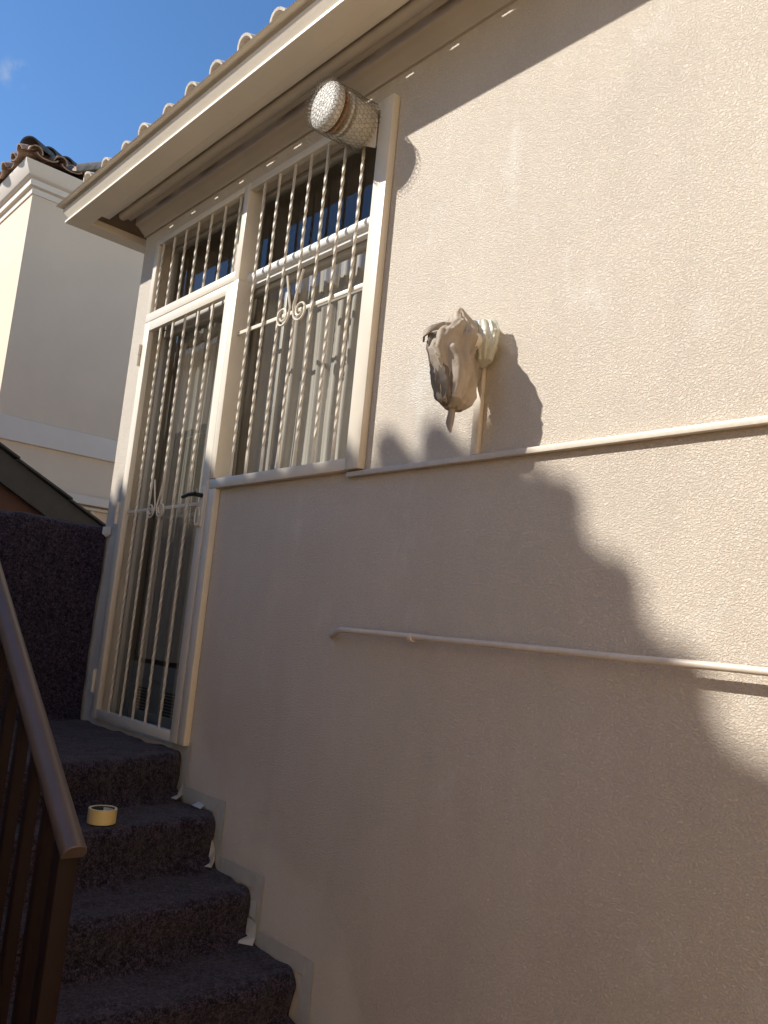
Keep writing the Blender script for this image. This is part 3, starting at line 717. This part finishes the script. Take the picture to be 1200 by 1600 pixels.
scrap([(-2.862, -.010, -.800), (-2.840, -.008, -.830), (-2.825, -.012, -.868), (-2.805, -.035, -.886), (-2.860, -.090, -.882), (-2.850, -.025, -.870)], 'tall torn tape scrap at the foot of the second riser')
scrap([(-2.566, -.010, -.935), (-2.535, -.008, -.925), (-2.530, -.010, -.99), (-2.566, -.012, -.985)], 'torn tape scrap halfway down the third riser')
scrap([(-2.575, -.010, -.995), (-2.520, -.008, -1.00), (-2.515, -.012, -1.045), (-2.500, -.030, -1.062), (-2.560, -.085, -1.058), (-2.560, -.022, -1.045)], 'torn tape scrap at the foot of the third riser')
scrap([(-4.205, -.035, .435), (-4.170, -.006, .442), (-4.170, -.006, .398), (-4.190, -.020, .383), (-4.196, -.040, .400)], 'grey tape tab holding the felt to the gate post')

# roll of tape standing on the second tread
RX, RY, RZ = -2.86, -.46, -.7095
rx_ = thing('tape_roll', 'yellow roll of masking tape lying on the second step', 'tape roll', (RX, RY, RZ))
def ring_(mb, ro, ri, z0, z1, n=48, b=.001):
    pr_ = [(ro-b, z0), (ro, z0+b), (ro, z1-b), (ro-b, z1), (ri+b, z1), (ri, z1-b), (ri, z0+b), (ri+b, z0)]
    vs = [[mb.bm.verts.new((RX+r*math.cos(2*math.pi*k/n), RY+r*math.sin(2*math.pi*k/n), z)) for r, z in pr_] for k in range(n)]
    for k in range(n):
        a_, b_ = vs[k], vs[(k+1) % n]
        for i in range(8): mb.bm.faces.new((a_[i], b_[i], b_[(i+1) % 8], a_[(i+1) % 8]))
g = MB(); ring_(g, .0480, .0400, RZ+.001, RZ+.049); g.build('tape', M_TROLL, rx_)
g = MB(); ring_(g, .0475, .0402, RZ+.0491, RZ+.0498, b=.0002); g.build('edge', M_TSIDE, rx_)
g = MB(); ring_(g, .0399, .0382, RZ+.001, RZ+.048); g.build('core', M_CORE, rx_)
g = MB(); vs = []
n = 10
rings = [[Vector((RX+.0378*math.cos(a_), RY+.0378*math.sin(a_), z)) for a_ in [R_(92+60*k/n) for k in range(n+1)]] for z in (RZ+.012, RZ+.044)]
g.rings(rings, closed=False, cap=False); g.build('core_label', M_PAPER, rx_)
g = MB(); g.rings([[Vector((RX-.047, RY-.012, RZ+.012)), Vector((RX-.049, RY-.020, RZ+.014)), Vector((RX-.050, RY-.022, RZ+.030)), Vector((RX-.0485, RY-.012, RZ+.034))],
                   [Vector((RX-.0465, RY-.012, RZ+.012)), Vector((RX-.0485, RY-.020, RZ+.014)), Vector((RX-.0495, RY-.022, RZ+.030)), Vector((RX-.0480, RY-.012, RZ+.034))]]); g.build('loose_end', M_TROLL, rx_)

# ================================================================== STAIR RAILING
ra, rb = Vector((-1.815, -1.0, -.512)), Vector((-2.49, -1.0, -.030))
rd = (rb-ra).normalized(); rc = ra+rd*2.45
rl = thing('stair_railing', 'brown painted railing with rounded handrail and close balusters on the stairs', 'railing', (-1.86, -1.0, -1.43))
g = MB(); side = Vector((0, 1, 0)); nrm = side.cross(rd); nrm = nrm if nrm.z > 0 else -nrm
pf = [(-.028, -.012), (-.030, -.004)] + [(-.0295*math.cos(math.pi*k/12), .004+.024*math.sin(math.pi*k/12)) for k in range(13)] + [(.030, -.004), (.028, -.012)]
rings = []
for t in (0, .002, .6, 1.2, 1.8, 2.45):
    sc = .93 if t == 0 else 1
    sc *= .9
    rings.append([ra+rd*t+side*u*sc+nrm*v*sc for u, v in pf])
g.rings(rings); g.build('handrail', M_RAIL, rl, angle=40)
def tread_z(x):
    for z, xr, k in treads:
        if x < xr+k: return z
    return -1.61
def railz(x): return ra.z+(x-ra.x)*(rb.z-ra.z)/(rb.x-ra.x)
g = MB(); g.box(-1.882, -1.838, -1.022, -.978, tread_z(-1.86), railz(-1.86)-.012, .004); g.build('post', M_BAL, rl)
x = -1.978; k = 0
while x > -3.78:
    g = MB(); g.box(x-.015, x+.015, -1.014, -.986, tread_z(x)-.003, railz(x)-.012, .003); g.build('baluster', M_BAL, rl); x -= .120; k += 1

# ================================================================== LOW ROOFED BUILDING BEYOND THE PARAPET
sh = thing('garden_shed', 'maroon outbuilding with sloping black bargeboard beyond the felt-covered wall', 'shed', (-6.5, .5, -3))
def sz(y): return .835-.535*y
g = MB(); g.rings([[Vector((x, -2.2, -3)), Vector((x, -2.2, sz(-2.2)-.16)), Vector((x, 1.6, sz(1.6)-.16)), Vector((x, 1.6, -3))] for x in (-5.58, -7.2)])
g.build('wall', M_SHED, sh, smooth=False)
g = MB()
for i in range(11):
    ya = -2.3+i*.365; yb = ya+.372; lift = .012
    g.rings([[Vector((x, ya, sz(ya))), Vector((x, yb, sz(yb)+lift)), Vector((x, yb, sz(yb)+lift+.014)), Vector((x, ya, sz(ya)+.014))] for x in (-5.46, -7.3)])
g.build('roof', M_BARGE, sh, smooth=False)
g = MB(); g.rings([[Vector((x, -2.3, sz(-2.3)-.001)), Vector((x, 1.7, sz(1.7)-.001)), Vector((x, 1.7, sz(1.7)-.19)), Vector((x, -2.3, sz(-2.3)-.19))] for x in (-5.50, -5.535)])
g.build('bargeboard', M_BARGE, sh, smooth=False)

# ================================================================== NEIGHBOUR HOUSE
nb = thing('neighbour_house', 'tall cream house with clay tiles and stepped cornice behind the stairs', 'house', (-10, 3, -3))
NX, NY = -8.0, .42
g = MB(); g.box(-16, NX, NY, 9.5, -3, 4.12); g.build('wall', M_WALL2, nb, smooth=False)
def placeN(o, z, e):
    k, t = e
    if k == 'f': return Vector((t, NY-o, z))
    if k == 'c': return Vector((NX+o, NY-o, z))
    return Vector((NX+o, t, z))
g = MB(); g.sweep([(.0, 3.83), (.012, 3.832), (.016, 3.885), (.044, 3.900), (.048, 3.955), (.072, 3.968), (.080, 3.99), (.135, 4.065), (.14, 4.09), (-.02, 4.09)], placeN, [('f', -16), ('c', 0), ('s', 9.5)])
g.build('cornice', M_BAND, nb, angle=50)
def band(prof_, name='band'):
    g = MB(); g.sweep(prof_, placeN, [('f', -16), ('c', 0), ('s', 9.5)]); g.build(name, M_BAND, nb, angle=50)
band([(0, 1.47), (.035, 1.475), (.035, 1.69), (0, 1.70)])
band([(0, 1.00), (.10, 1.005), (.10, 1.085), (0, 1.10)], 'ledge')
g = MB()
for i in range(20): g.box(NX+.002, NX+.03, 1.20+i*.20, 1.24+i*.20, .55, .96, .004)
g.box(NX+.001, NX+.05, 1.1, 5.2, .962, .985); g.build('railing', M_BAND, nb)
g = MB(); cn = (NX+.18, NY-.18, 4.125)
tiled_eave(g, cn, (-1, 0, 0), (0, 1, 0), 24, .45, .10, Lmax=2.0, jit=.016)
tiled_eave(g, cn, (0, 1, 0), (-1, 0, 0), 30, .45, .10, Lmax=2.0, jit=.016)
g.build('roof', M_TILE2, nb, angle=50)
g = MB(); hip_row(g, (cn[0]-.06, cn[1]+.06, cn[2]+.045), (-1, 1, 0), 7, .32, r=.10); g.build('hip_tile', M_TILED, nb, angle=50)
g = MB(); g.face([(NX+.1, NY-.1, 4.10), (NX+.1, 9.5, 4.10), (NX-4, 9.5, 5.87), (NX-4, NY+4, 5.87)]); g.face([(NX+.1, NY-.1, 4.10), (NX-4, NY+4, 5.87), (-16, NY+4, 5.87), (-16, NY-.1, 4.10)])
g.build('roof_deck', M_SOFF, nb, smooth=False)

# ================================================================== HOUSE ACROSS THE STAIRS (casts the scalloped shade)
op = thing('opposite_house', 'cream two-storey house with barrel-tile eaves across the stairs', 'house', (-8, -6, -3))
OX, OY, OZ = -4.06, -3.0, 3.60
g = MB(); g.box(-14, OX-.32, -14, OY-.32, -3, OZ-.12); g.build('wall', M_WALL, op, smooth=False)
g = MB()
tiled_eave(g, (OX, OY, OZ-.01), (-1, 0, 0), (0, -1, 0), 42, .33, .11, Lmax=1.5, r=.072)
tiled_eave(g, (OX-.005, OY, OZ-.008), (0, -1, 0), (-1, 0, 0), 46, .33, .213, sp=.216, Lmax=1.5, r=.062)
g.build('roof', M_TILE2, op, angle=50)
g = MB(); g.face([(OX-.05, OY-.05, OZ-.05), (OX-3.5, OY-3.5, OZ+1.08), (-14, OY-3.5, OZ+1.08), (-14, OY-.05, OZ-.05)])
g.face([(OX-.05, OY-.05, OZ-.05), (OX-.05, -14, OZ-.05), (OX-3.5, -14, OZ+1.08), (OX-3.5, OY-3.5, OZ+1.08)])
g.build('roof_deck', M_SOFF, op, smooth=False)
g = MB(); g.box(-14, OX-.02, OY-.34, OY-.02, OZ-.14, OZ-.055); g.box(OX-.34, OX-.02, -14, OY-.345, OZ-.14, OZ-.055); g.build('fascia', M_GUT, op)
for wx in (-6.2, -9.0):
    g = MB(); fr(g, wx, wx+1.2, .8, 2.0, .05, OY-.33, OY-.28); wn = g.build('window', M_WHITE, op)
    g = MB(); g.box(wx+.05, wx+1.15, OY-.318, OY-.31, .85, 1.95); g.build('pane', M_BLACK, wn, smooth=False)
